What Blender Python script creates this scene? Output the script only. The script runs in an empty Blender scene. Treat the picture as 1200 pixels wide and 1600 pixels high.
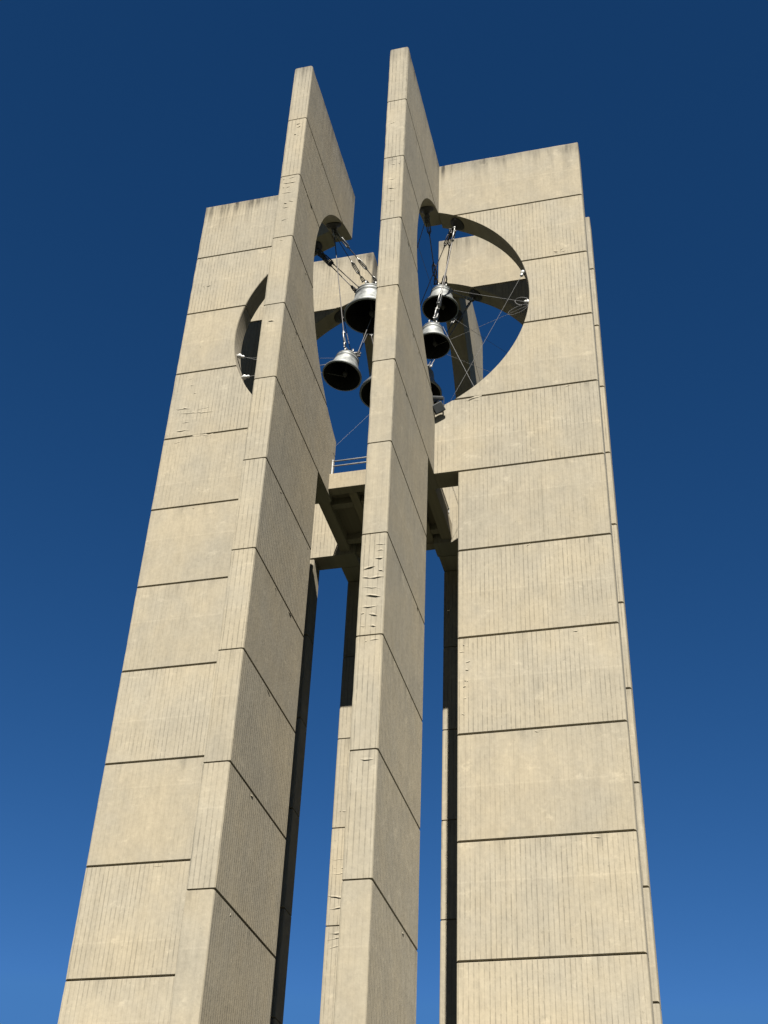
import bpy, bmesh, math, random
from mathutils import Vector, Matrix

random.seed(7)
sc = bpy.context.scene
COL = sc.collection
P = 2.6                       # height of one precast panel course (metres)
TOP = 37.0                    # tower top
GX, GY = 0.466*P, 0.469*P     # half width of the channels between the walls
TX, TY = 0.246*P, 0.221*P     # wall thickness: walls along x, walls along y
FX, FY = 2.416*P, 2.436*P     # outer ends of the walls
AX, AY = 0.935*P, 0.983*P     # inner ends of the walls below the platform
ZC, R = TOP-2.5*P, 1.738*P    # round opening cut through the belfry
CUT = TOP-5*P
GAP = 0.0125*P                 # joint between courses

# ------------------------------------------------------------------ helpers
def tag(o, label=None, cat=None, group=None, kind=None):
    if label: o['label'] = label
    if cat: o['category'] = cat
    if group: o['group'] = group
    if kind: o['kind'] = kind
    return o

def empty(name, loc, parent=None):
    o = bpy.data.objects.new(name, None)
    o.empty_display_size = .3
    o.location = loc
    COL.objects.link(o)
    if parent: o.parent = parent
    return o

def obj(name, bm, mat, parent=None, smooth=False, mats=None):
    bmesh.ops.recalc_face_normals(bm, faces=bm.faces)
    me = bpy.data.meshes.new(name)
    bm.to_mesh(me); bm.free()
    for m in (mats or [mat]): me.materials.append(m)
    if smooth:
        for p in me.polygons: p.use_smooth = True
    o = bpy.data.objects.new(name, me)
    COL.objects.link(o)
    if parent: o.parent = parent
    return o

def add_box(bm, lo, hi, M=None, bev=0.0):
    b2 = bmesh.new()
    bmesh.ops.create_cube(b2, size=1)
    for v in b2.verts:
        v.co = Vector([lo[i]+(v.co[i]+.5)*(hi[i]-lo[i]) for i in range(3)])
    if bev:
        bmesh.ops.bevel(b2, geom=b2.edges[:], offset=bev, segments=2, profile=.6, affect='EDGES')
    merge(bm, b2, M)

def merge(bm, b2, M=None):
    vs = {}
    for v in b2.verts:
        vs[v] = bm.verts.new(M @ v.co if M else v.co)
    for f in b2.faces:
        try: bm.faces.new([vs[v] for v in f.verts]).smooth = f.smooth
        except ValueError: pass
    b2.free()

def frame_z(d):
    d = d.normalized()
    a = Vector((0, 0, 1)) if abs(d.z) < .95 else Vector((1, 0, 0))
    x = a.cross(d).normalized()
    return x, d.cross(x)

def add_tube(bm, pts, r, n=8, caps=True):
    pts = [Vector(p) for p in pts]
    rs = r if isinstance(r, (list, tuple)) else [r]*len(pts)
    rings = []
    x = None
    for i, p in enumerate(pts):
        d = (pts[min(i+1, len(pts)-1)]-pts[max(i-1, 0)])
        if x is None: x, y = frame_z(d)
        else:
            d.normalize(); x = (x-d*x.dot(d)).normalized(); y = d.cross(x)
        rings.append([bm.verts.new(p+rs[i]*(math.cos(t)*x+math.sin(t)*y)) for t in [2*math.pi*k/n for k in range(n)]])
    for a, b in zip(rings, rings[1:]):
        for k in range(n):
            f = bm.faces.new((a[k], a[(k+1) % n], b[(k+1) % n], b[k])); f.smooth = True
    if caps:
        bm.faces.new(rings[0][::-1]); bm.faces.new(rings[-1])

def add_lathe(bm, prof, M, n=48, cap0=False, cap1=False):
    rings = [[bm.verts.new(M @ Vector((r*math.cos(2*math.pi*k/n), r*math.sin(2*math.pi*k/n), z))) for k in range(n)] for r, z in prof]
    for a, b in zip(rings, rings[1:]):
        for k in range(n):
            f = bm.faces.new((a[k], a[(k+1) % n], b[(k+1) % n], b[k])); f.smooth = True
    if cap0: bm.faces.new(rings[0])
    if cap1: bm.faces.new(rings[-1])

# ---------------------------------------------------------------- materials
def new_mat(name):
    m = bpy.data.materials.new(name); m.use_nodes = True
    nt = m.node_tree; nt.nodes.clear()
    out = nt.nodes.new('ShaderNodeOutputMaterial')
    b = nt.nodes.new('ShaderNodeBsdfPrincipled')
    nt.links.new(b.outputs[0], out.inputs[0])
    return m, nt, b

class G:
    """tiny node-graph helper"""
    def __init__(s, nt): s.nt = nt
    def n(s, t, **kw):
        x = s.nt.nodes.new(t)
        for k, v in kw.items(): setattr(x, k, v)
        return x
    def put(s, sock, v):
        if isinstance(v, bpy.types.NodeSocket): s.nt.links.new(v, sock)
        elif v is not None: sock.default_value = v
    def m(s, op, a, b=None, c=None, clamp=False):
        x = s.n('ShaderNodeMath', operation=op, use_clamp=clamp)
        s.put(x.inputs[0], a); s.put(x.inputs[1], b); s.put(x.inputs[2], c)
        return x.outputs[0]
    def rng(s, v, a, b, c, d):
        x = s.n('ShaderNodeMapRange', interpolation_type='SMOOTHSTEP')
        for i, q in enumerate((v, a, b, c, d)): s.put(x.inputs[i], q)
        return x.outputs[0]
    def noise(s, vec, scale, detail=4, rough=.55):
        x = s.n('ShaderNodeTexNoise'); s.put(x.inputs['Vector'], vec)
        s.put(x.inputs['Scale'], scale); s.put(x.inputs['Detail'], detail); s.put(x.inputs['Roughness'], rough)
        return x.outputs[0]
    def xyz(s, x=None, y=None, z=None):
        c = s.n('ShaderNodeCombineXYZ')
        for i, v in enumerate((x, y, z)):
            if v is not None: s.put(c.inputs[i], v)
        return c.outputs[0]
    def mix(s, f, a, b, blend='MIX'):
        x = s.n('ShaderNodeMix', data_type='RGBA', blend_type=blend)
        s.put(x.inputs[0], f); s.put(x.inputs[6], a); s.put(x.inputs[7], b)
        return x.outputs[2]

def concrete(name, base, line=1.0):
    m, nt, b = new_mat(name); g = G(nt)
    tc = g.n('ShaderNodeTexCoord'); ge = g.n('ShaderNodeNewGeometry'); oi = g.n('ShaderNodeObjectInfo')
    so = g.n('ShaderNodeSeparateXYZ'); nt.links.new(tc.outputs['Object'], so.inputs[0])
    sn = g.n('ShaderNodeSeparateXYZ'); nt.links.new(ge.outputs['True Normal'], sn.inputs[0])
    x, y, z = so.outputs
    isx = g.m('GREATER_THAN', g.m('ABSOLUTE', sn.outputs[0]), .7)
    isz = g.m('GREATER_THAN', g.m('ABSOLUTE', sn.outputs[2]), .5)
    u = g.m('ADD', g.m('MULTIPLY', y, isx), g.m('MULTIPLY', x, g.m('SUBTRACT', 1.0, isx)))
    rnd = g.m('MULTIPLY', oi.outputs['Random'], 61.0)
    row = g.m('FLOOR', g.m('DIVIDE', g.m('SUBTRACT', TOP, z), P))
    wn = g.n('ShaderNodeTexWhiteNoise', noise_dimensions='3D')
    nt.links.new(g.xyz(row, rnd, isx), wn.inputs['Vector'])
    pr = wn.outputs['Value']                                # one random number for each cast panel
    # board-mark lines: narrow vertical seams left by the formwork boards
    pos = g.m('ADD', g.m('DIVIDE', u, .109), g.m('MULTIPLY', pr, 7.0))
    wob = g.noise(g.xyz(g.m('FLOOR', pos), g.m('MULTIPLY', z, .5), rnd), 1.3, 1)
    fr = g.m('FRACT', pos)
    d = g.m('ABSOLUTE', g.m('SUBTRACT', fr, g.m('ADD', .42, g.m('MULTIPLY', wob, .16))))
    seam = g.rng(d, .03, .15, 1.0, 0.0)
    streak = g.noise(g.xyz(g.m('MULTIPLY', u, 4.2), g.m('ADD', g.m('MULTIPLY', z, .75), g.m('MULTIPLY', pr, 30.)), rnd), 1.0, 3, .6)
    patch = g.noise(g.xyz(g.m('MULTIPLY', u, .6), g.m('ADD', g.m('MULTIPLY', z, .75), g.m('MULTIPLY', pr, 17.)), rnd), 1.0, 2)
    brk = g.noise(g.xyz(g.m('MULTIPLY', u, 8.), g.m('MULTIPLY', z, 3.2), rnd), 1.0, 3, .7)
    vis = g.m('MULTIPLY', g.rng(streak, .30, .58, .30, 1.), g.rng(patch, .34, .56, .35, 1.))
    vis = g.m('MULTIPLY', vis, g.rng(brk, .36, .56, .35, 1.1))
    vis = g.m('MULTIPLY', vis, g.rng(pr, .02, .5, .18, 1.0))
    seam = g.m('MULTIPLY', g.m('MULTIPLY', seam, vis), g.m('SUBTRACT', 1.0, isz))
    # each board took the concrete colour a little differently
    bw = g.n('ShaderNodeTexWhiteNoise', noise_dimensions='3D')
    nt.links.new(g.xyz(g.m('FLOOR', pos), row, rnd), bw.inputs['Vector'])
    # cloudy tone, fine grain, pores
    big = g.noise(g.xyz(g.m('ADD', u, rnd), g.m('MULTIPLY', z, .8), pr), .55, 5, .6)
    mid = g.noise(g.xyz(g.m('MULTIPLY', u, 1.6), g.m('MULTIPLY', z, .55), rnd), 2.4, 4, .65)
    fine = g.noise(g.xyz(u, g.m('MULTIPLY', z, .8), rnd), 11., 4, .75)
    pore = g.noise(g.xyz(u, z, g.m('ADD', rnd, 3.)), 9., 2, .5)
    tone = g.m('ADD', g.m('MULTIPLY', g.m('SUBTRACT', big, .5), .34), g.m('MULTIPLY', g.m('SUBTRACT', mid, .5), .36))
    tone = g.m('ADD', tone, g.m('MULTIPLY', g.m('SUBTRACT', fine, .5), .45))
    tone = g.m('ADD', tone, g.m('MULTIPLY', g.m('SUBTRACT', pr, .5), .07))
    tone = g.m('ADD', tone, g.m('MULTIPLY', g.m('SUBTRACT', bw.outputs['Value'], .5), .05))
    # rain streaks running down from the coping
    sv = g.noise(g.xyz(g.m('MULTIPLY', u, 2.6), g.m('MULTIPLY', z, .16), rnd), 1.5, 4, .65)
    topd = g.rng(z, TOP-1.9, TOP-.02, 0., 1.)
    stain = g.m('MULTIPLY', topd, g.rng(sv, .42, .68, 0., 1.))
    # drip marks below every joint
    fz = g.m('FRACT', g.m('DIVIDE', g.m('SUBTRACT', TOP, z), P))
    under = g.m('MULTIPLY', g.rng(fz, .0, .22, 1., 0.), g.rng(sv, .5, .72, 0., 1.))
    # pour lifts: faint level lines and a slight change of tone across them
    lift = g.m('ADD', g.m('FRACT', g.m('MULTIPLY', pr, 7.7)), g.m('MULTIPLY', g.m('SUBTRACT', mid, .5), .03))
    ld_ = g.m('SUBTRACT', fz, g.m('ADD', .25, g.m('MULTIPLY', lift, .5)))
    liftl = g.rng(g.m('ABSOLUTE', ld_), .0, .014, 1., 0.)
    lifts = g.m('MULTIPLY', g.m('GREATER_THAN', ld_, 0.), .035)
    # dark weathered coping band
    cope = g.m('MULTIPLY', g.rng(g.m('ADD', z, g.m('MULTIPLY', sv, .9)), TOP-.25, TOP+.42, 0., 1.), g.rng(fine, .3, .6, .35, 1.))
    stain = g.m('ADD', g.m('MULTIPLY', g.m('MULTIPLY', stain, .42), g.rng(big, .38, .6, .25, 1.)), g.m('MULTIPLY', under, .26))
    stain = g.m('ADD', stain, g.m('MULTIPLY', g.m('MULTIPLY', cope, .42), g.rng(patch, .35, .6, .3, 1.)))
    stain = g.m('ADD', stain, lifts)
    stain = g.m('SUBTRACT', stain, g.m('MULTIPLY', liftl, .07))
    # pale lime bloom
    bl = g.noise(g.xyz(g.m('MULTIPLY', u, 1.2), g.m('MULTIPLY', z, 1.7), g.m('ADD', rnd, 9.)), 1.5, 5, .7)
    bloom = g.m('MULTIPLY', g.rng(bl, .58, .74, 0., 1.), .22)
    val = g.m('MULTIPLY', g.m('ADD', 1.0, tone), g.m('SUBTRACT', 1.0, g.m('MULTIPLY', seam, .30*line)))
    val = g.m('MULTIPLY', val, g.m('SUBTRACT', 1.0, stain))
    val = g.m('ADD', val, bloom)
    val = g.m('MULTIPLY', val, g.m('SUBTRACT', 1.0, g.rng(pore, .7, .8, 0., .22)))
    warm = g.mix(g.rng(big, .3, .7, 0., 1.), (base[0]*.985, base[1]*1.005, base[2]*1.04, 1), (base[0]*1.015, base[1]*.995, base[2]*.95, 1))
    vm = g.n('ShaderNodeVectorMath', operation='SCALE')
    nt.links.new(warm, vm.inputs[0]); nt.links.new(val, vm.inputs['Scale'])
    nt.links.new(vm.outputs[0], b.inputs['Base Color'])
    b.inputs['Roughness'].default_value = .9
    b.inputs['Diffuse Roughness'].default_value = .3
    b.inputs['Specular IOR Level'].default_value = .2
    hgt = g.m('SUBTRACT', g.m('ADD', g.m('MULTIPLY', fine, .35), g.m('MULTIPLY', mid, .5)), g.m('MULTIPLY', seam, .8))
    bp = g.n('ShaderNodeBump'); bp.inputs['Strength'].default_value = .5; bp.inputs['Distance'].default_value = .022
    nt.links.new(hgt, bp.inputs['Height']); nt.links.new(bp.outputs[0], b.inputs['Normal'])
    return m

def simple(name, col, rough=.5, metal=0., nscale=12., amt=.25, bump=.1, spec=.5):
    m, nt, b = new_mat(name); g = G(nt)
    b.inputs['Specular IOR Level'].default_value = spec
    tc = g.n('ShaderNodeTexCoord')
    n1 = g.noise(tc.outputs['Object'], nscale, 5, .65)
    c = g.mix(g.rng(n1, .3, .7, 0., 1.), (*[k*(1-amt) for k in col], 1), (*[min(1, k*(1+amt)) for k in col], 1))
    nt.links.new(c, b.inputs['Base Color'])
    b.inputs['Metallic'].default_value = metal
    nt.links.new(g.rng(n1, .25, .75, rough*.8, min(1, rough*1.25)), b.inputs['Roughness'])
    if bump:
        bp = g.n('ShaderNodeBump'); bp.inputs['Strength'].default_value = bump; bp.inputs['Distance'].default_value = .01
        nt.links.new(n1, bp.inputs['Height']); nt.links.new(bp.outputs[0], b.inputs['Normal'])
    return m

CONC = (.172, .152, .1135)
M_conc = concrete('board_marked_concrete', CONC)
M_plat = concrete('platform_concrete', (.176, .150, .106), .5)
M_bell = simple('weathered_bell_metal', (0.112, 0.117, 0.114), .55, .5, 4., .3, .1)
M_in = simple('shade_toned_bell_inside', (0.007, 0.007, 0.006), .9, 0., 6., .3, .1, .05)  # oxidised metal, coloured near black to carry the shade inside the bell
M_iron = simple('dark_iron', (0.016, 0.014, 0.013), .65, .1, 14., .3)
M_galv = simple('galvanised_steel', (0.150, 0.150, 0.145), .45, .6, 30., .2)
M_wire = simple('steel_cable', (0.054, 0.050, 0.047), .5, .5, 40., .3, 0)
M_thin = simple('pale_stay_wire', (0.072, 0.072, 0.072), .7, 0., 40., .2, 0, .2)
M_porc = simple('white_porcelain', (0.26, 0.26, 0.25), .3, 0., 8., .05, 0)
M_rail = simple('grey_painted_steel', (0.15, 0.15, 0.145), .5, .2, 20., .15, .05)
M_lamp = simple('dark_lamp_housing', (0.025, 0.027, 0.029), .55, .2, 20., .2, .05)
M_glass = simple('lamp_glass', (0.022, 0.024, 0.026), .35, 0., 5., .1, 0, .3)

# ------------------------------------------------------------------- ground
def make_ground():
    m, nt, b = new_mat('ground_grass'); g = G(nt)
    tc = g.n('ShaderNodeTexCoord')
    n1 = g.noise(tc.outputs['Object'], .15, 6, .6); n2 = g.noise(tc.outputs['Object'], 6., 4, .7)
    c = g.mix(n1, (.022, .030, .011, 1), (.036, .040, .018, 1))
    c = g.mix(g.m('MULTIPLY', n2, .5), c, (.016, .024, .008, 1))
    nt.links.new(c, b.inputs['Base Color']); b.inputs['Roughness'].default_value = .95
    bm = bmesh.new()
    n = 64; rad = [0, 12, 40, 120, 500, 2500, 9000]
    cv = bm.verts.new((0, 0, 0)); prev = None
    for r_ in rad[1:]:
        ring = [bm.verts.new((r_*math.cos(2*math.pi*k/n), r_*math.sin(2*math.pi*k/n), 0)) for k in range(n)]
        for k in range(n):
            if prev is None: bm.faces.new((cv, ring[k], ring[(k+1) % n]))
            else: bm.faces.new((prev[k], ring[k], ring[(k+1) % n], prev[(k+1) % n]))
        prev = ring
    tag(obj('ground', bm, m), kind='structure')
    m2, nt, b = new_mat('stone_paving'); g = G(nt)
    tc = g.n('ShaderNodeTexCoord')
    br = g.n('ShaderNodeTexBrick'); br.inputs['Scale'].default_value = 1.2
    br.inputs['Color1'].default_value = (.05, .045, .04, 1); br.inputs['Color2'].default_value = (.06, .055, .047, 1); br.inputs['Mortar'].default_value = (.03, .028, .025, 1)
    nt.links.new(tc.outputs['Object'], br.inputs[0]); nt.links.new(br.outputs[0], b.inputs['Base Color']); b.inputs['Roughness'].default_value = .85
    bm = bmesh.new()
    add_box(bm, (-9, -9, -.2), (9, 9, .06), bev=.02)
    tag(obj('pavement', bm, m2), kind='structure')
make_ground()

# -------------------------------------------------------------------- tower
tower = tag(empty('bell_tower', (0, 0, 0)), 'tall beige concrete bell tower of eight slender slab walls around a round belfry opening', 'tower')

def inset_poly(pts, offs):
    """pts: closed CCW outline; offs[i]: inset distance of edge i (pts[i]->pts[i+1])."""
    n = len(pts); out = []
    for i in range(n):
        a, b, c = Vector(pts[i-1]), Vector(pts[i]), Vector(pts[(i+1) % n])
        e1, e2 = (b-a).normalized(), (c-b).normalized()
        n1, n2 = Vector((-e1.y, e1.x)), Vector((-e2.y, e2.x))
        d1, d2 = offs[i-1], offs[i]
        det = n1.x*n2.y-n1.y*n2.x
        if abs(det) < .12: out.append(b+(n1+n2).normalized()*(d1+d2)*.5)
        else: out.append(b+Vector(((d1*n2.y-d2*n1.y)/det, (n1.x*d2-n2.x*d1)/det)))
    return out

def add_slab(bm, pts, chs, w0, w1, to3, c):
    """prism of outline pts between w0 and w1, its flagged outline edges rounded off by c*flag."""
    lv = [(w0, 1.0), (w0+.3*c, .3), (w0+c, 0.), (w1-c, 0.), (w1-.3*c, .3), (w1, 1.0)]
    rings = []
    for w, k in lv:
        q = inset_poly(pts, [c*k*f for f in chs])
        rings.append([bm.verts.new(to3(p.x, p.y, w)) for p in q])
    n = len(pts)
    for a, b in zip(rings, rings[1:]):
        for i in range(n): bm.faces.new((a[i], a[(i+1) % n], b[(i+1) % n], b[i]))
    bm.faces.new(rings[0]); bm.faces.new(rings[-1])

def left_edge(u0, a, z0, z1, grow=0., cutz=CUT):
    """inner edge of a wall between heights z0 > z1 as (u, z) points, top to bottom."""
    rr = R+grow
    def ul(z):
        h = rr*rr-(z-ZC)**2
        return max(u0+grow, math.sqrt(h) if h > 0 else 0)
    if z1 < cutz-.5: return [(a+grow, z0), (a+grow, z1)]
    zs = [z0, z1]
    for k in range(0, 181):
        z = ZC+rr*math.cos(math.pi*k/180)
        if z1+.004 < z < z0-.004 and rr*math.sin(math.pi*k/180) > u0+grow-.02: zs.append(z)
    h = rr*rr-(u0+grow)**2
    for s in (-1, 1):
        z = ZC+s*math.sqrt(h)
        if z1+.01 < z < z0-.01: zs.append(z)
    zs = sorted(set(round(z, 4) for z in zs), reverse=True)
    return [(ul(z), z) for z in zs]

def add_lip(bm, to3, w, sgn, u_a, u_b, z, d=.026, h=.05, rng=random):
    """spalled lip: a thin jagged shelf of concrete standing off the face."""
    n = max(3, int(abs(u_b-u_a)/.09))
    T, B, K = [], [], []
    zz = z; tilt = rng.uniform(-.012, .012)
    for i in range(n+1):
        t = i/n; u = u_a+(u_b-u_a)*t
        zz += rng.uniform(-.022, .022)+tilt
        e = (.12+.88*math.sin(math.pi*min(1, max(0, t)))**.7)*rng.uniform(.25, 1.3)
        T.append(bm.verts.new(to3(u, zz+h*rng.uniform(.7, 1.5), w-sgn*.004)))
        B.append(bm.verts.new(to3(u, zz, w+sgn*d*e)))
        K.append(bm.verts.new(to3(u, zz-.004+.02*e, w-sgn*.004)))
    for i in range(n):
        bm.faces.new((T[i], T[i+1], B[i+1], B[i]))
        bm.faces.new((B[i], B[i+1], K[i+1], K[i]))
        bm.faces.new((K[i], K[i+1], T[i+1], T[i]))
    bm.faces.new((T[0], B[0], K[0])); bm.faces.new((T[n], K[n], B[n]))

def wall(axis, su, sw, own, lips=(), din=0., dw=0.):
    """one slab wall. axis: direction it runs along; su: which way it points; sw: which side of the channel."""
    if axis == 'y': g_, t_, F, a, other = GX, TY, FY, AY, (GY, TX)
    else: g_, t_, F, a, other = GY, TX, FX, AX, (GX, TY)
    u0 = other[0]-din if own else other[0]+other[1]
    g_ -= dw
    if axis == 'y': to3 = lambda u, z, w: Vector((sw*w, su*u, z))
    else: to3 = lambda u, z, w: Vector((su*u, sw*w, z))
    bm = bmesh.new()
    c = .052
    er = random.Random(int(su*7+sw*13+(31 if axis == 'y' else 3)+100))
    k = 0
    while True:
        z0 = TOP if k == 0 else TOP-k*P-GAP/2
        z1 = TOP-(k+1)*P+GAP/2
        last = z1 < .4
        if last: z1 = -.3
        le = left_edge(u0, a, z0, z1)
        # CCW in (u, z): down the inner edge, along the bottom, up the outer end, back along the top
        pts = list(le)+[(F, z1), (F, z0)]
        nl = len(le)
        chs = []
        for i in range(nl-1):
            onarc = le[i][0] > u0+.01 or le[i+1][0] > u0+.01
            low = z1 < CUT-.5
            chs.append(.9 if low else (.35 if onarc else (.8 if own else 0.)))
        chs += [0. if last else .28]
        pts.pop()
        nseg = max(2, int((z0-z1)/.16))
        for i in range(nseg):
            chs.append(er.uniform(.65, 1.25) if er.random() > .05 else er.uniform(1.5, 2.3))
            pts.append((F, z1+(z0-z1)*(i+1)/nseg))
        top_u = le[0][0]
        if k == 0:
            ns = int((F-top_u)/.2)
            for i in range(ns):
                chs.append(er.uniform(.6, 1.3) if er.random() > .06 else er.uniform(1.5, 2.2))
                if i < ns-1: pts.append((F+(top_u-F)*(i+1)/ns, z0))
        else: chs.append(.28)
        add_slab(bm, pts, chs, g_, g_+t_, to3, c)
        k += 1
        if last: break
    # recessed core seen inside the joints
    ins = .075
    up = left_edge(u0, a, TOP-ins, CUT+ins, grow=ins)
    pts = up+[(a+ins, CUT+ins), (a+ins, -.3), (F-ins, -.3), (F-ins, TOP-ins)]
    clean = [pts[0]]
    for p in pts[1:]:
        if (Vector(p)-Vector(clean[-1])).length > 1e-3: clean.append(p)
    add_slab(bm, clean, [0.]*len(clean), g_+ins, g_+t_-ins, to3, .01)
    rng = random.Random(int(su*3+sw*5+(11 if axis == 'y' else 0)))
    for k in range(1, 14):
        for q in range(rng.choice((0, 1, 1, 2))):
            ua = rng.uniform(a+.2, F-.4)
            if k < 5 and math.hypot(ua, TOP-k*P-ZC) < R+.2: continue
            add_lip(bm, to3, g_ if (sw > 0) == (axis == 'x') else g_+t_, -1 if (sw > 0) == (axis == 'x') else 1, ua, ua+rng.uniform(.06, .25), TOP-k*P-GAP/2-rng.uniform(.05, .11), d=rng.uniform(.008, .016), h=.03, rng=rng)
    for l in lips:
        if l[0] == 'end':                       # on the narrow outer (or lower inner) end: rows across the thickness
            _, uu, s_, wa, wb, zp = l
            t3 = lambda u, z, w: to3(w, z, u)
            add_lip(bm, t3, uu, s_, g_+wa*t_, g_+wb*t_, TOP+zp*P, rng=rng, d=rng.uniform(.014, .036) if -8 < zp < -7 else rng.uniform(.007, .022))
        else:                                   # on the broad face
            _, w_, s_, ua, ub, zp = l
            add_lip(bm, to3, w_, s_, ua*P, ub*P, TOP+zp*P, rng=rng, d=rng.uniform(.007, .022))
    o = obj('slab_wall', bm, M_conc, tower)
    return o

rl = random.Random(21)
def rows(kind, pos, s, a, b, zs, jit=.12):
    out = []
    for z in zs:
        l = a+rl.uniform(0, jit)*(b-a); r_ = b-rl.uniform(0, jit)*(b-a)
        if rl.random() < .38:                       # broken into two pieces
            m_ = l+(r_-l)*rl.uniform(.3, .7); gp = (r_-l)*rl.uniform(.03, .15)
            out.append((kind, pos, s, l, m_-gp, z+rl.uniform(-.012, .012)))
            out.append((kind, pos, s, m_+gp, r_, z+rl.uniform(-.012, .012)))
        else: out.append((kind, pos, s, l, r_, z+rl.uniform(-.012, .012)))
    return out
# front walls: the outer end faces the camera (w runs from the channel outwards)
lipsA = rows('end', FY, 1, .2, .6, [-1.07, -1.14, -1.30], .35) + rows('end', FY, 1, .12, .92, [-2.04, -2.12, -2.20, -2.29, -2.47, -2.54], .4) \
    + rows('end', FY, 1, .35, .7, [-2.72, -3.06, -4.25], .2)
lipsB = rows('end', FY, 1, .55, .95, [-7.13, -7.19, -7.26], .2) + rows('end', FY, 1, .10, .95, [-7.37, -7.45, -7.54, -7.63, -7.73, -7.81], .22) + rows('end', FY, 1, .08, .75, [-7.90], .1) \
    + rows('end', FY, 1, .1, .85, [-1.42, -2.06, -2.12, -2.36, -2.50, -2.62, -2.72], .5) + rows('end', FY, 1, .3, .9, [-8.07, -9.08], .3)
lipsC = rows('face', GY+TX, 1, .95, 1.06, [-7.09, -7.16, -7.27, -7.34, -7.47, -7.52, -7.66, -7.81], .7) \
    + rows('face', GY+TX, 1, 1.0, 1.28, [-4.04, -4.07], .4) + rows('face', GY+TX, 1, 2.0, 2.2, [-1.92, -1.96], .4)
lipsL = rows('face', GY+TX, 1, 1.85, 2.38, [-3.60, -3.69], .2) + rows('face', GY+TX, 1, 2.05, 2.35, [-3.13, -3.22, -3.36, -3.78, -3.90], .75) \
    + rows('face', GY+TX, 1, 1.7, 2.3, [-4.04], .3) + rows('face', GY+TX, 1, 1.9, 2.35, [-2.62, -1.55], .6)
lipsBk = rows('end', AY, -1, .3, .7, [-7.83], .25) + rows('end', AY, -1, .1, .95, [-8.33, -8.42, -8.50, -8.74, -8.82, -9.06, -9.13, -9.21], .2)

wA = wall('y', -1, -1, True, lipsA)
wB = wall('y', -1, 1, True, lipsB)
wC = wall('x', 1, -1, False, lipsC)
wL = wall('x', -1, -1, False, lipsL)
wD = wall('x', 1, 1, True, din=.11)
wE = wall('x', -1, 1, True)
wF = wall('y', 1, 1, False, dw=.08)
wG = wall('y', 1, -1, False, lipsBk)
for o, l in ((wA, 'front slab wall left of the channel, narrow end towards the viewer'), (wB, 'front slab wall right of the channel, tallest in the picture'),
             (wC, 'broad sunlit slab wall on the right'), (wL, 'broad sunlit slab wall on the left, partly behind the front wall')):
    o['label'] = l

# anchor bosses on the soffit of the round opening: a cast disc and an eye
BU = .9*P
BZ = ZC+math.sqrt(R*R-BU*BU)
mx, my = GX+TY/2, GY+TX/2
BOSS = {}
def boss(key, x, y, par):
    c = Vector((x, y, BZ))
    n = Vector((0 if abs(x) < abs(y) else -x, 0 if abs(y) < abs(x) else -y, ZC-BZ)).normalized()
    # normal points to the axis of the opening the wall belongs to
    X, Y = frame_z(n)
    M = Matrix((X, Y, n)).transposed().to_4x4(); M.translation = c
    bm = bmesh.new()
    add_lathe(bm, [(.24, -.03), (.24, .05), (.20, .075), (.10, .085), (.10, .16), (.02, .17)], M, 24, True, True)
    add_lathe(bm, [(.07, .15), (.075, .21), (.07, .27), (.03, .29)], M, 16, True, True)
    obj('anchor_boss', bm, M_iron, par)
    BOSS[key] = c+n*.26
boss('A', -mx, -BU, wA); boss('B', mx, -BU, wB); boss('C', BU, -my, wC); boss('L', -BU, -my, wL)
boss('D', BU, my, wD); boss('E', -BU, my, wE); boss('F', mx, BU, wF); boss('G', -mx, BU, wG)

# ------------------------------------------------- platform inside the tower
PZ0, PZ1 = TOP-4.945*P, TOP-4.742*P
pb = bmesh.new()
dk = .10
ox0, ox1, oy0, oy1 = .25, .80, -.2, .45         # hatch in the deck
e = 1.45
zt = PZ1-.14
for lo, hi in (((-e, -e), (ox0, e)), ((ox1, -e), (e, e)), ((ox0, -e), (ox1, oy0)), ((ox0, oy1), (ox1, e))):
    lo = (max(lo[0], -GX+.0), max(lo[1], -GY)); hi = (min(hi[0], GX), min(hi[1], GY))
    add_box(pb, (lo[0], lo[1], zt-dk), (hi[0], hi[1], zt))
for s_ in (-1, 1):
    add_box(pb, (min(s_*GX, s_*1.36), -GY+.01, zt-dk), (max(s_*GX, s_*1.36), GY-.01, zt))
    add_box(pb, (-GX+.01, min(s_*GY, s_*1.36), zt-dk), (GX-.01, max(s_*GY, s_*1.36), zt))
plat = obj('platform', pb, M_plat, tower)
OUT = .633*P
def beam(lo, hi):
    bm = bmesh.new(); add_box(bm, lo, hi, bev=.015)
    return bm
th = .30
for s in (-1, 1):
    bm = beam((-GX+.004, s*OUT if s < 0 else OUT-th, PZ0), (GX-.004, -OUT+th if s < 0 else OUT, PZ1))
    o = obj('edge_beam', bm, M_plat, plat)
    bm = beam((s*OUT if s < 0 else OUT-th, -GY+.004, PZ0), (-OUT+th if s < 0 else OUT, GY-.004, PZ1))
    obj('edge_beam', bm, M_plat, plat)
for x_ in (-.62, .02, 1.0):
    obj('joist', beam((x_-.11, -OUT+th, PZ0+.05), (x_+.11, OUT-th, zt-dk-.003)), M_plat, plat)
for y_ in (-.75, .9):
    for xa, xb in ((-OUT+th, -.735), (-.505, -.095), (.135, .885), (1.115, OUT-th)):
        obj('joist', beam((xa, y_-.11, PZ0+.07), (xb, y_+.11, zt-dk-.003)), M_plat, plat)
# steel ladder hanging through the hatch
bm = bmesh.new()
for x_ in (.45, .85): add_tube(bm, [(x_, .55, PZ0-.15), (x_, .35, PZ1+1.0)], .025)
for i in range(6): add_tube(bm, [(.45, .54-.03*i, PZ0-.02+.27*i), (.85, .54-.03*i, PZ0-.02+.27*i)], .016)
obj('ladder', bm, M_galv, plat)

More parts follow.
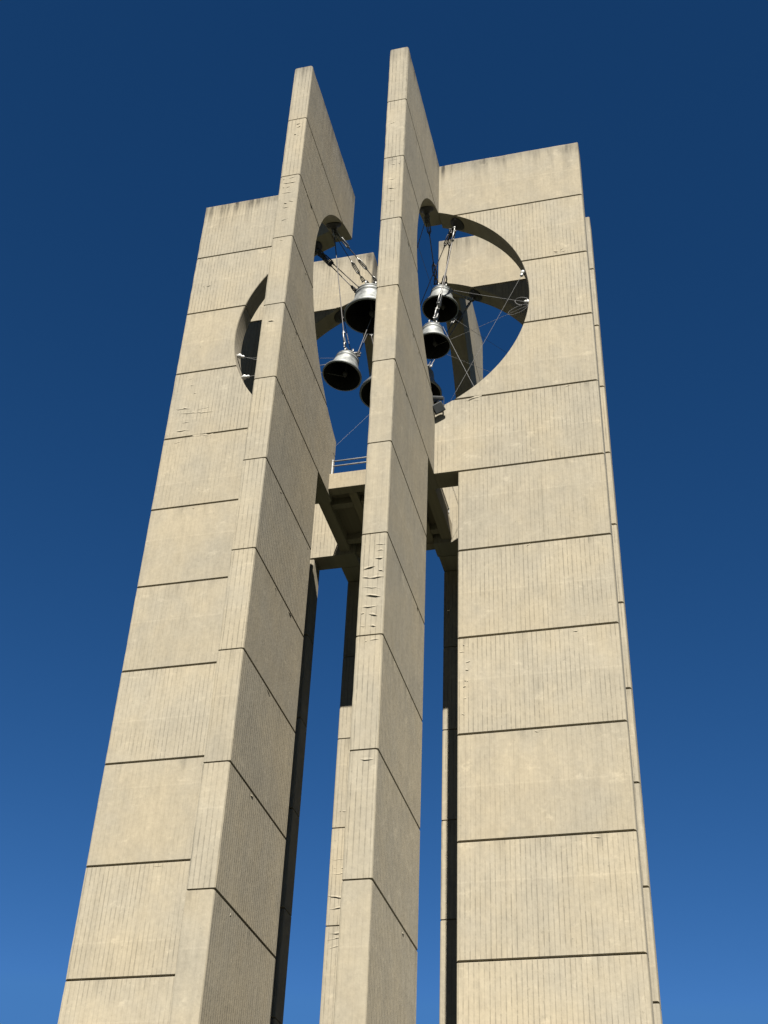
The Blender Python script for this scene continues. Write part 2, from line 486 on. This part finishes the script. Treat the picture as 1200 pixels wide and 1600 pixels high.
# guard rails across the four mouths of the platform
def guard(rot):
    bm = bmesh.new()
    M = Matrix.Rotation(rot, 4, 'Z')
    y = -.597*P; hx = GX-.03 if abs(math.cos(rot)) > .5 else GY-.03
    for z in (TOP-4.545*P, TOP-4.612*P): add_tube(bm, [M @ Vector((-hx, y, z)), M @ Vector((hx, y, z))], .021, 10)
    for x_ in (-hx+.02, hx-.02):
        b2 = bmesh.new(); add_box(b2, (x_-.018, y-.018, PZ1-.003), (x_+.018, y+.018, TOP-4.525*P)); merge(bm, b2, M)
        b2 = bmesh.new(); add_box(b2, (x_-.06, y-.06, PZ1-.002), (x_+.06, y+.06, PZ1+.014)); merge(bm, b2, M)
    obj('guard_rail', bm, M_rail, tower)
for k in range(4): guard(k*math.pi/2)

# -------------------------------------------------------------------- bells
def make_bell(loc, D, tx, ty, label):
    """loc: centre of the mouth; tx, ty: lean of the bell in degrees."""
    r0 = D/2; H = .80*D
    M3 = Matrix.Rotation(math.radians(tx), 4, 'X') @ Matrix.Rotation(math.radians(ty), 4, 'Y')
    M = M3.copy(); M.translation = Vector(loc)
    root = tag(empty('bell', loc), label, 'bell', 'bells hanging in the round opening')
    outer = [(.93, 0.), (1., .012), (.985, .045), (.94, .10), (.86, .175), (.775, .27), (.70, .39), (.645, .53), (.605, .68), (.585, .79), (.555, .85), (.49, .90), (.40, .93), (.26, .945), (.0, .95)]
    inner = [(.93, 0.), (.90, .03), (.85, .09), (.77, .17), (.69, .27), (.62, .39), (.565, .53), (.53, .68), (.50, .80), (.40, .86), (.0, .88)]
    L = M3.copy()
    def lathe(prof, n=56, cap0=False, cap1=False):
        bm = bmesh.new()
        add_lathe(bm, [(max(a, .004)*r0, b*H) for a, b in prof], L, n, cap0, cap1)
        return bm
    # raised moulding wires round shoulder, waist and sound bow
    prof = []
    for a, b in outer:
        prof.append((a, b))
        if abs(b-.045) < 1e-6: prof += [(.995, .050), (.995, .062), (.972, .066)]
        if abs(b-.175) < 1e-6: prof += [(.868, .180), (.865, .195), (.84, .199)]
        if abs(b-.68) < 1e-6: prof += [(.622, .685), (.620, .70), (.60, .704)]
        if abs(b-.79) < 1e-6: prof += [(.60, .793), (.598, .806), (.575, .81)]
    body = obj('body', lathe(prof, cap1=True), M_bell, root)
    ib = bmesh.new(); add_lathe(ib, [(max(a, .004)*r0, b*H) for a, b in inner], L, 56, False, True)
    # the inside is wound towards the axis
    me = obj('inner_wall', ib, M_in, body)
    me.data.flip_normals()
    # crown: headstock plate with hanging loops
    bm = bmesh.new()
    add_lathe(bm, [(.30*r0, .94*H), (.30*r0, 1.0*H), (.24*r0, 1.02*H), (.004, 1.03*H)], L, 32, True, True)
    for k in range(6):
        t = math.pi*k/3+.3
        ca, sa = math.cos(t), math.sin(t)
        pts = [L @ Vector((ca*q*r0, sa*q*r0, h*H)) for q, h in ((.36, .93), (.42, 1.0), (.36, 1.09), (.20, 1.12), (.09, 1.07), (.07, 1.0))]
        add_tube(bm, pts, .042*r0, 8)
    add_tube(bm, [L @ Vector((-.42*r0, 0, 1.10*H)), L @ Vector((.42*r0, 0, 1.10*H))], .055*r0, 10)
    obj('crown', bm, M_galv, root)
    # clapper
    bm = bmesh.new()
    a = L @ Vector((0, 0, .86*H)); b = L @ Vector((.12*r0, .05*r0, .14*H))
    d = (b-a).normalized()
    add_tube(bm, [a, a.lerp(b, .85)], [.028*r0, .04*r0], 10)
    rr = .13*r0
    add_tube(bm, [b-d*rr*1.3, b-d*rr*.9, b-d*rr*.4, b, b+d*rr*.5, b+d*rr*.85, b+d*rr*1.6], [rr*.35, rr*.7, rr*.96, rr, rr*.85, rr*.5, rr*.3], 14)
    obj('clapper', bm, M_iron, root)
    top = M @ Vector((0, 0, 1.10*H))
    def rim(ang, q=.40, h=1.10):
        return M @ Vector((q*r0*math.cos(math.radians(ang)), q*r0*math.sin(math.radians(ang)), h*H))
    return {'top': top, 'rim': rim, 'clap': M @ Vector((.12*r0, .05*r0, .02*H)), 'D': D}

BELL = {
 'LB': make_bell((-.667, -.65, 31.739), 1.56, 0, 0, 'large grey bell high left, half hidden behind the middle front wall'),
 'LL': make_bell((-1.225, -1.17, 28.806), 1.20, -7, 8, 'tilted silvery bell left of the middle wall, fully visible against blue sky'),
 'R1': make_bell((1.545, -.31, 31.95), 1.15, -2, 2, 'upper grey bell right of the middle wall, behind a string of shackles'),
 'R2': make_bell((1.52, -1.17, 29.50), 1.08, -2, -2, 'smaller silvery bell right of the middle wall, hung in front of the upper one'),
 'CL': make_bell((-.385, .78, 29.674), 1.66, 0, 0, 'deep set dark bell whose rim shows just left of the middle wall, low down'),
 'CR': make_bell((.939, -.13, 28.627), 1.28, 0, 0, 'dark bell low down whose rim shows just right of the middle wall'),
}

# ------------------------------------------------------- cables and fittings
def shackle(bm, p, d, s=1.):
    d = d.normalized(); X, Y = frame_z(d)
    w = .035*s; l = .13*s
    pts = [p+X*w, p+X*w*1.1+d*l*.5, p+X*w*.6+d*l*.95, p+d*l*1.05, p-X*w*.6+d*l*.95, p-X*w*1.1+d*l*.5, p-X*w]
    add_tube(bm, pts, .014*s, 6)
    add_tube(bm, [p+X*w*1.7, p-X*w*1.7], .016*s, 6)

def turnbuckle(bm, a, d, L=.42, s=1.):
    d = d.normalized(); X, Y = frame_z(d)
    w = .034*s
    add_tube(bm, [a, a+d*L*.3], .014*s, 8); add_tube(bm, [a+d*L*.7, a+d*L], .014*s, 8)
    for k in (-1, 1):
        add_tube(bm, [a+d*L*.16, a+d*L*.22+X*w*k, a+d*L*.78+X*w*k, a+d*L*.84], .013*s, 6)
    add_tube(bm, [a+d*L*.12, a+d*L*.22], .03*s, 8); add_tube(bm, [a+d*L*.78, a+d*L*.88], .03*s, 8)

def hanger(a, b, label, tb=(), r=.016, fit=1.25, mat=None, tbmat=None, gang=0):
    """cable from a (anchor) to b (bell). tb: distances from a of the turnbuckles (negative: from b)."""
    a, b = Vector(a), Vector(b); d = (b-a).normalized(); Ln = (b-a).length
    bm = bmesh.new()
    sag = [a.lerp(b, t/10)+Vector((0, 0, -.0025*Ln*4*(t/10)*(1-t/10))) for t in range(11)]
    add_tube(bm, sag, r, 8)
    root = tag(obj('suspension_cable', bm, mat or M_wire), label, 'cable', 'cables holding the bells')
    for p, dd in ((a, d), (b, -d)):
        bm = bmesh.new(); shackle(bm, p, dd, fit*1.02); obj('shackle', bm, tbmat or M_galv, root)
    for t in tb:
        p = a+d*t if t >= 0 else b+d*t
        bm = bmesh.new(); turnbuckle(bm, p, d, .55, fit*1.1); obj('turnbuckle', bm, tbmat or M_galv, root)
    return root

LB, LL, R1, R2, CL, CR = (BELL[k] for k in ('LB', 'LL', 'R1', 'R2', 'CL', 'CR'))
OFF = lambda k, x=0, y=0, z=0: BOSS[k]+Vector((x, y, z))
# upper left bell
hanger(OFF('A', .05), LB['rim'](-40), 'bright cable from the left front wall soffit to the large upper left bell', (.15, -.95))
hanger(OFF('A', -.02, .05), LB['rim'](-120), 'thin cable with pale fittings next to the brightest cable of the large upper left bell', (-.75,), .012)
hanger(OFF('L', .03), LB['rim'](150), 'dark cable with black turnbuckle, upper of two slanting to the large left bell', (.1,), tbmat=M_iron, fit=1.6)
hanger(OFF('L', 0, .05, -.04), LB['rim'](200, .6, .9), 'dark cable, lower of the slanting pair reaching the large upper left bell', (.1,), tbmat=M_iron, fit=1.5)
# lower left bell
hanger(OFF('A', 0, -.02), LL['rim'](250), 'near upright cable from the left front wall soffit down to the tilted silvery bell', (-.62,), fit=1.5)
hanger(OFF('E', 0), LL['rim'](80), 'short thin cable behind the upright one above the tilted silvery bell', (-.6,), .013)
hanger(OFF('G', 0), LL['rim'](30), 'slanting cable with dark turnbuckle right above the tilted silvery bell', (-.75,), .014, tbmat=M_iron, fit=1.7)
# upper right bell
hanger(OFF('B'), R1['rim'](230), 'dark cable from the middle front wall soffit to the upper right bell', (.05, -.7), tbmat=M_iron, fit=1.4)
hanger(OFF('C', -.06), R1['rim'](-60), 'cable from the right wall soffit to the upper right bell, left of a pair', (.02, ), tbmat=M_iron, fit=1.6)
hanger(OFF('D'), R1['rim'](30), 'short cable from the rear right wall soffit to the upper right bell', (.08,), fit=1.5)
# lower right bell
hanger(OFF('C', .05), R2['rim'](-60), 'cable strung with shackles from the right wall soffit to the smaller right bell', (.02, -.5, -1.1), fit=1.5)
hanger(OFF('C', .02, .05), R2['rim'](80), 'second cable beside the string of shackles above the smaller right bell', (-.6, -1.35), .013, fit=1.35)
# deep bells
hanger(OFF('C', -.08, .02), CL['rim'](0), 'long thin cable slanting left from the right wall soffit behind the middle wall', (.05,), .013, tbmat=M_iron)
hanger(OFF('B', -.04, .05), CL['rim'](-90), 'thin dark cable slanting steeply left from the middle wall soffit', (), .012)
hanger(OFF('G', .05), CL['rim'](180), 'cable from the rear left wall soffit to the deep left bell', (.1,), .013)
hanger(OFF('D', -.04, .02), CR['rim'](20), 'cable slanting from the rear right wall soffit behind the upper right bell', (.15,), .014, fit=1.5)
hanger(OFF('F'), CR['rim'](80), 'cable from the far right rear wall soffit to the low right bell', (.1,), .013)

# thin stay and clapper wires
def arc(side, ang, t=.5):
    """a point on the soffit of the round opening: side L/C/D/E walls along x; ang measured from straight right, degrees."""
    a = math.radians(ang)
    sx = 1 if side in 'CD' else -1; sy = -1 if side in 'CL' else 1
    return Vector((sx*R*math.cos(a)*.997, sy*(GY+TX*t), ZC+R*math.sin(a)*.997))

def stay(a, b, label, r=.007, insul=True, loop=False):
    a, b = Vector(a), Vector(b); d = (b-a).normalized()
    bm = bmesh.new(); Ln = (b-a).length
    add_tube(bm, [a.lerp(b, t/8)+Vector((0, 0, -.004*Ln*4*(t/8)*(1-t/8))) for t in range(9)], r*.72, 6)
    if loop:
        X, Y = frame_z(d)
        p = a+d*.35
        add_tube(bm, [p+d*(.32*math.cos(t))+Y*(.13*math.sin(t)) for t in [2*math.pi*k/20 for k in range(21)]], r*1.1, 6)
    root = tag(obj('stay_wire', bm, M_thin), label, 'wire', 'thin wires across the round opening')
    if insul:
        X, Y = frame_z(d); M = Matrix((X, Y, d)).transposed().to_4x4(); M.translation = a
        bm = bmesh.new(); add_lathe(bm, [(.03, -.02), (.045, .02), (.075, .05), (.08, .10), (.05, .14), (.035, .17), (.055, .19), (.04, .23), (.01, .25)], M, 16, True, True)
        obj('insulator', bm, M_porc, root)
    return root
stay(arc('L', -8, .62), LL['clap'], 'wire with white insulator from the left wall edge down towards the tilted bell', .009)
stay(arc('L', -8, .50), LL['rim'](180, .5, .9), 'faint wire beside the white insulator at the left wall edge', .006, False)
stay(arc('L', -20, .55), LL['rim'](200, .62, .5), 'pale rod with fitting from the left wall edge under the white insulator', .014)
stay(arc('C', -3, .6), R1['rim'](0, .6, .9), 'bright wire from the upper right bell down to the edge of the right wall', .009, True, True)
stay(arc('C', -50, .6), R2['rim'](0, .6, .9), 'bright wire from the smaller right bell down to the curved lower edge', .010, False)
stay(arc('C', 13, .8), arc('C', -62, .8), 'pale wire with white insulator crossing the lower right of the opening', .0065)
stay(arc('C', -5, .7), R2['clap'], 'faint level wire from the right wall edge across the smaller right bell', .006, False, True)
stay(arc('D', -12, .5), R2['rim'](60, .9, .1), 'faint wire from the rear right wall to the smaller right bell', .006, False)
stay(arc('D', -4, .5), R1['rim'](60, .9, .1), 'faint level wire from the rear right wall to the upper right bell', .006, False)
stay(Vector((GX+.1, -R*math.cos(math.radians(24)), ZC+R*math.sin(math.radians(24)))), R1['rim'](180, .5, 1.0), 'dark level wire left of the upper right bell', .008, False)
stay(LL['rim'](10, .4, 1.05), LB['clap'], 'pale rod from the tilted bell up to the large bell above', .014, False)
stay(CR['rim'](180, .5, 1.05), LB['clap']+Vector((.1, 0, 0)), 'pale rod from the large upper left bell down behind the middle wall', .014, False)
stay(arc('E', -22, .5), LL['rim'](170, .5, .95), 'faint wire reaching the tilted bell from the rear left wall', .007, False)
stay(Vector((-GX+.02, -1.55, PZ1+1.0)), CL['clap'], 'faint slanting wire under the tilted bell', .005, False)
for dx in (0, .16):
    stay(Vector((-GX-.05+dx, 1.0, PZ1+1.15)), Vector((-.35+dx, -1.2, PZ1)), 'pale guy wire slanting behind the platform guard rail', .009, False)

# --------------------------------------------------------------- floodlights
def floodlight(loc, M, label):
    root = tag(empty('floodlight', loc), label, 'floodlight', 'floodlights on the curved edge')
    bm = bmesh.new()
    b2 = bmesh.new(); add_box(b2, (-.155, -.04, -.14), (.155, .05, .14), bev=.02); merge(bm, b2, M)
    for i in range(7):
        b2 = bmesh.new(); add_box(b2, (-.12+.04*i-.006, .048, -.11), (-.12+.04*i+.006, .09, .11)); merge(bm, b2, M)
    obj('housing', bm, M_lamp, root)
    bm = bmesh.new(); b2 = bmesh.new(); add_box(b2, (-.13, -.047, -.115), (.13, -.038, .115)); merge(bm, b2, M)
    obj('lens', bm, M_glass, root)
    bm = bmesh.new()
    for s in (-1, 1):
        b2 = bmesh.new(); add_box(b2, (s*.17-.007, -.02, -.025), (s*.17+.007, .19, .025)); merge(bm, b2, M)
    b2 = bmesh.new(); add_box(b2, (-.177, .18, -.025), (.177, .194, .025)); merge(bm, b2, M)
    obj('bracket', bm, M_galv, root)
    return root
floodlight((1.90, -2.06, 26.55), Matrix.Rotation(math.radians(15), 4, 'Z') @ Matrix.Rotation(math.radians(-55), 4, 'X'), 'dark floodlight aimed upwards, upper of the two beside the middle wall')
floodlight((1.93, -2.08, 26.16), Matrix.Rotation(math.radians(-28), 4, 'Y') @ Matrix.Rotation(math.radians(38), 4, 'X'), 'dark square floodlight aimed downwards, lower of the two beside the middle wall')

# ------------------------------------------------------------ light and sky
EL, AZ = math.radians(45.2), math.radians(14.8)
sd = Vector((math.sin(AZ)*math.cos(EL), -math.cos(AZ)*math.cos(EL), math.sin(EL)))
ld = bpy.data.lights.new('sun', 'SUN'); ld.energy = 5.0; ld.angle = math.radians(.53); ld.color = (1., .95, .86)
lo = bpy.data.objects.new('sun', ld); COL.objects.link(lo)
lo.rotation_euler = sd.to_track_quat('Z', 'Y').to_euler()

w = bpy.data.worlds.new('World'); sc.world = w; w.use_nodes = True
nt = w.node_tree; bg = nt.nodes['Background']
sky = nt.nodes.new('ShaderNodeTexSky'); sky.sky_type = 'NISHITA'; sky.sun_disc = False
sky.sun_elevation = EL; sky.sun_rotation = math.pi-AZ
sky.altitude = 1500; sky.air_density = 1.0; sky.dust_density = 0; sky.ozone_density = 10
# deep, polarised-looking blue: a per-channel contrast curve on the sky colour
EXPO = 2.06
g = G(nt)
sp = g.n('ShaderNodeSeparateColor'); nt.links.new(sky.outputs[0], sp.inputs[0])
cb = g.n('ShaderNodeCombineColor')
for k, (pw, gain, top) in enumerate(((1.94, .0687, .93), (1.43, .0683, 2.1), (1.37, .0596, 4.7))):
    v = g.m('POWER', g.m('MINIMUM', sp.outputs[k], top), pw)
    nt.links.new(g.m('MULTIPLY', v, gain/2**EXPO/.05), cb.inputs[k])
nt.links.new(cb.outputs[0], bg.inputs[0]); bg.inputs[1].default_value = .05

# ------------------------------------------------------------------- camera
cam = bpy.data.cameras.new('camera'); co = bpy.data.objects.new('camera', cam); COL.objects.link(co)
cam.sensor_fit = 'VERTICAL'; cam.sensor_height = 24; cam.lens = 24*2068.66/1600
cam.clip_start = .1; cam.clip_end = 20000
r_ = Vector((0.97037634, 0.23880326, 0.0366437)); u_ = Vector((0.11814056, -0.60132159, 0.79022475)); f_ = Vector((-0.2107429, 0.76248629, 0.6117206))
co.matrix_world = Matrix(((r_.x, u_.x, -f_.x, 7.79), (r_.y, u_.y, -f_.y, -28.39), (r_.z, u_.z, -f_.z, 1.653), (0, 0, 0, 1)))
sc.camera = co
sc.render.resolution_x, sc.render.resolution_y = 768, 1024
sc.view_settings.view_transform = 'Standard'; sc.view_settings.look = 'None'
sc.view_settings.exposure = EXPO; sc.view_settings.gamma = 1
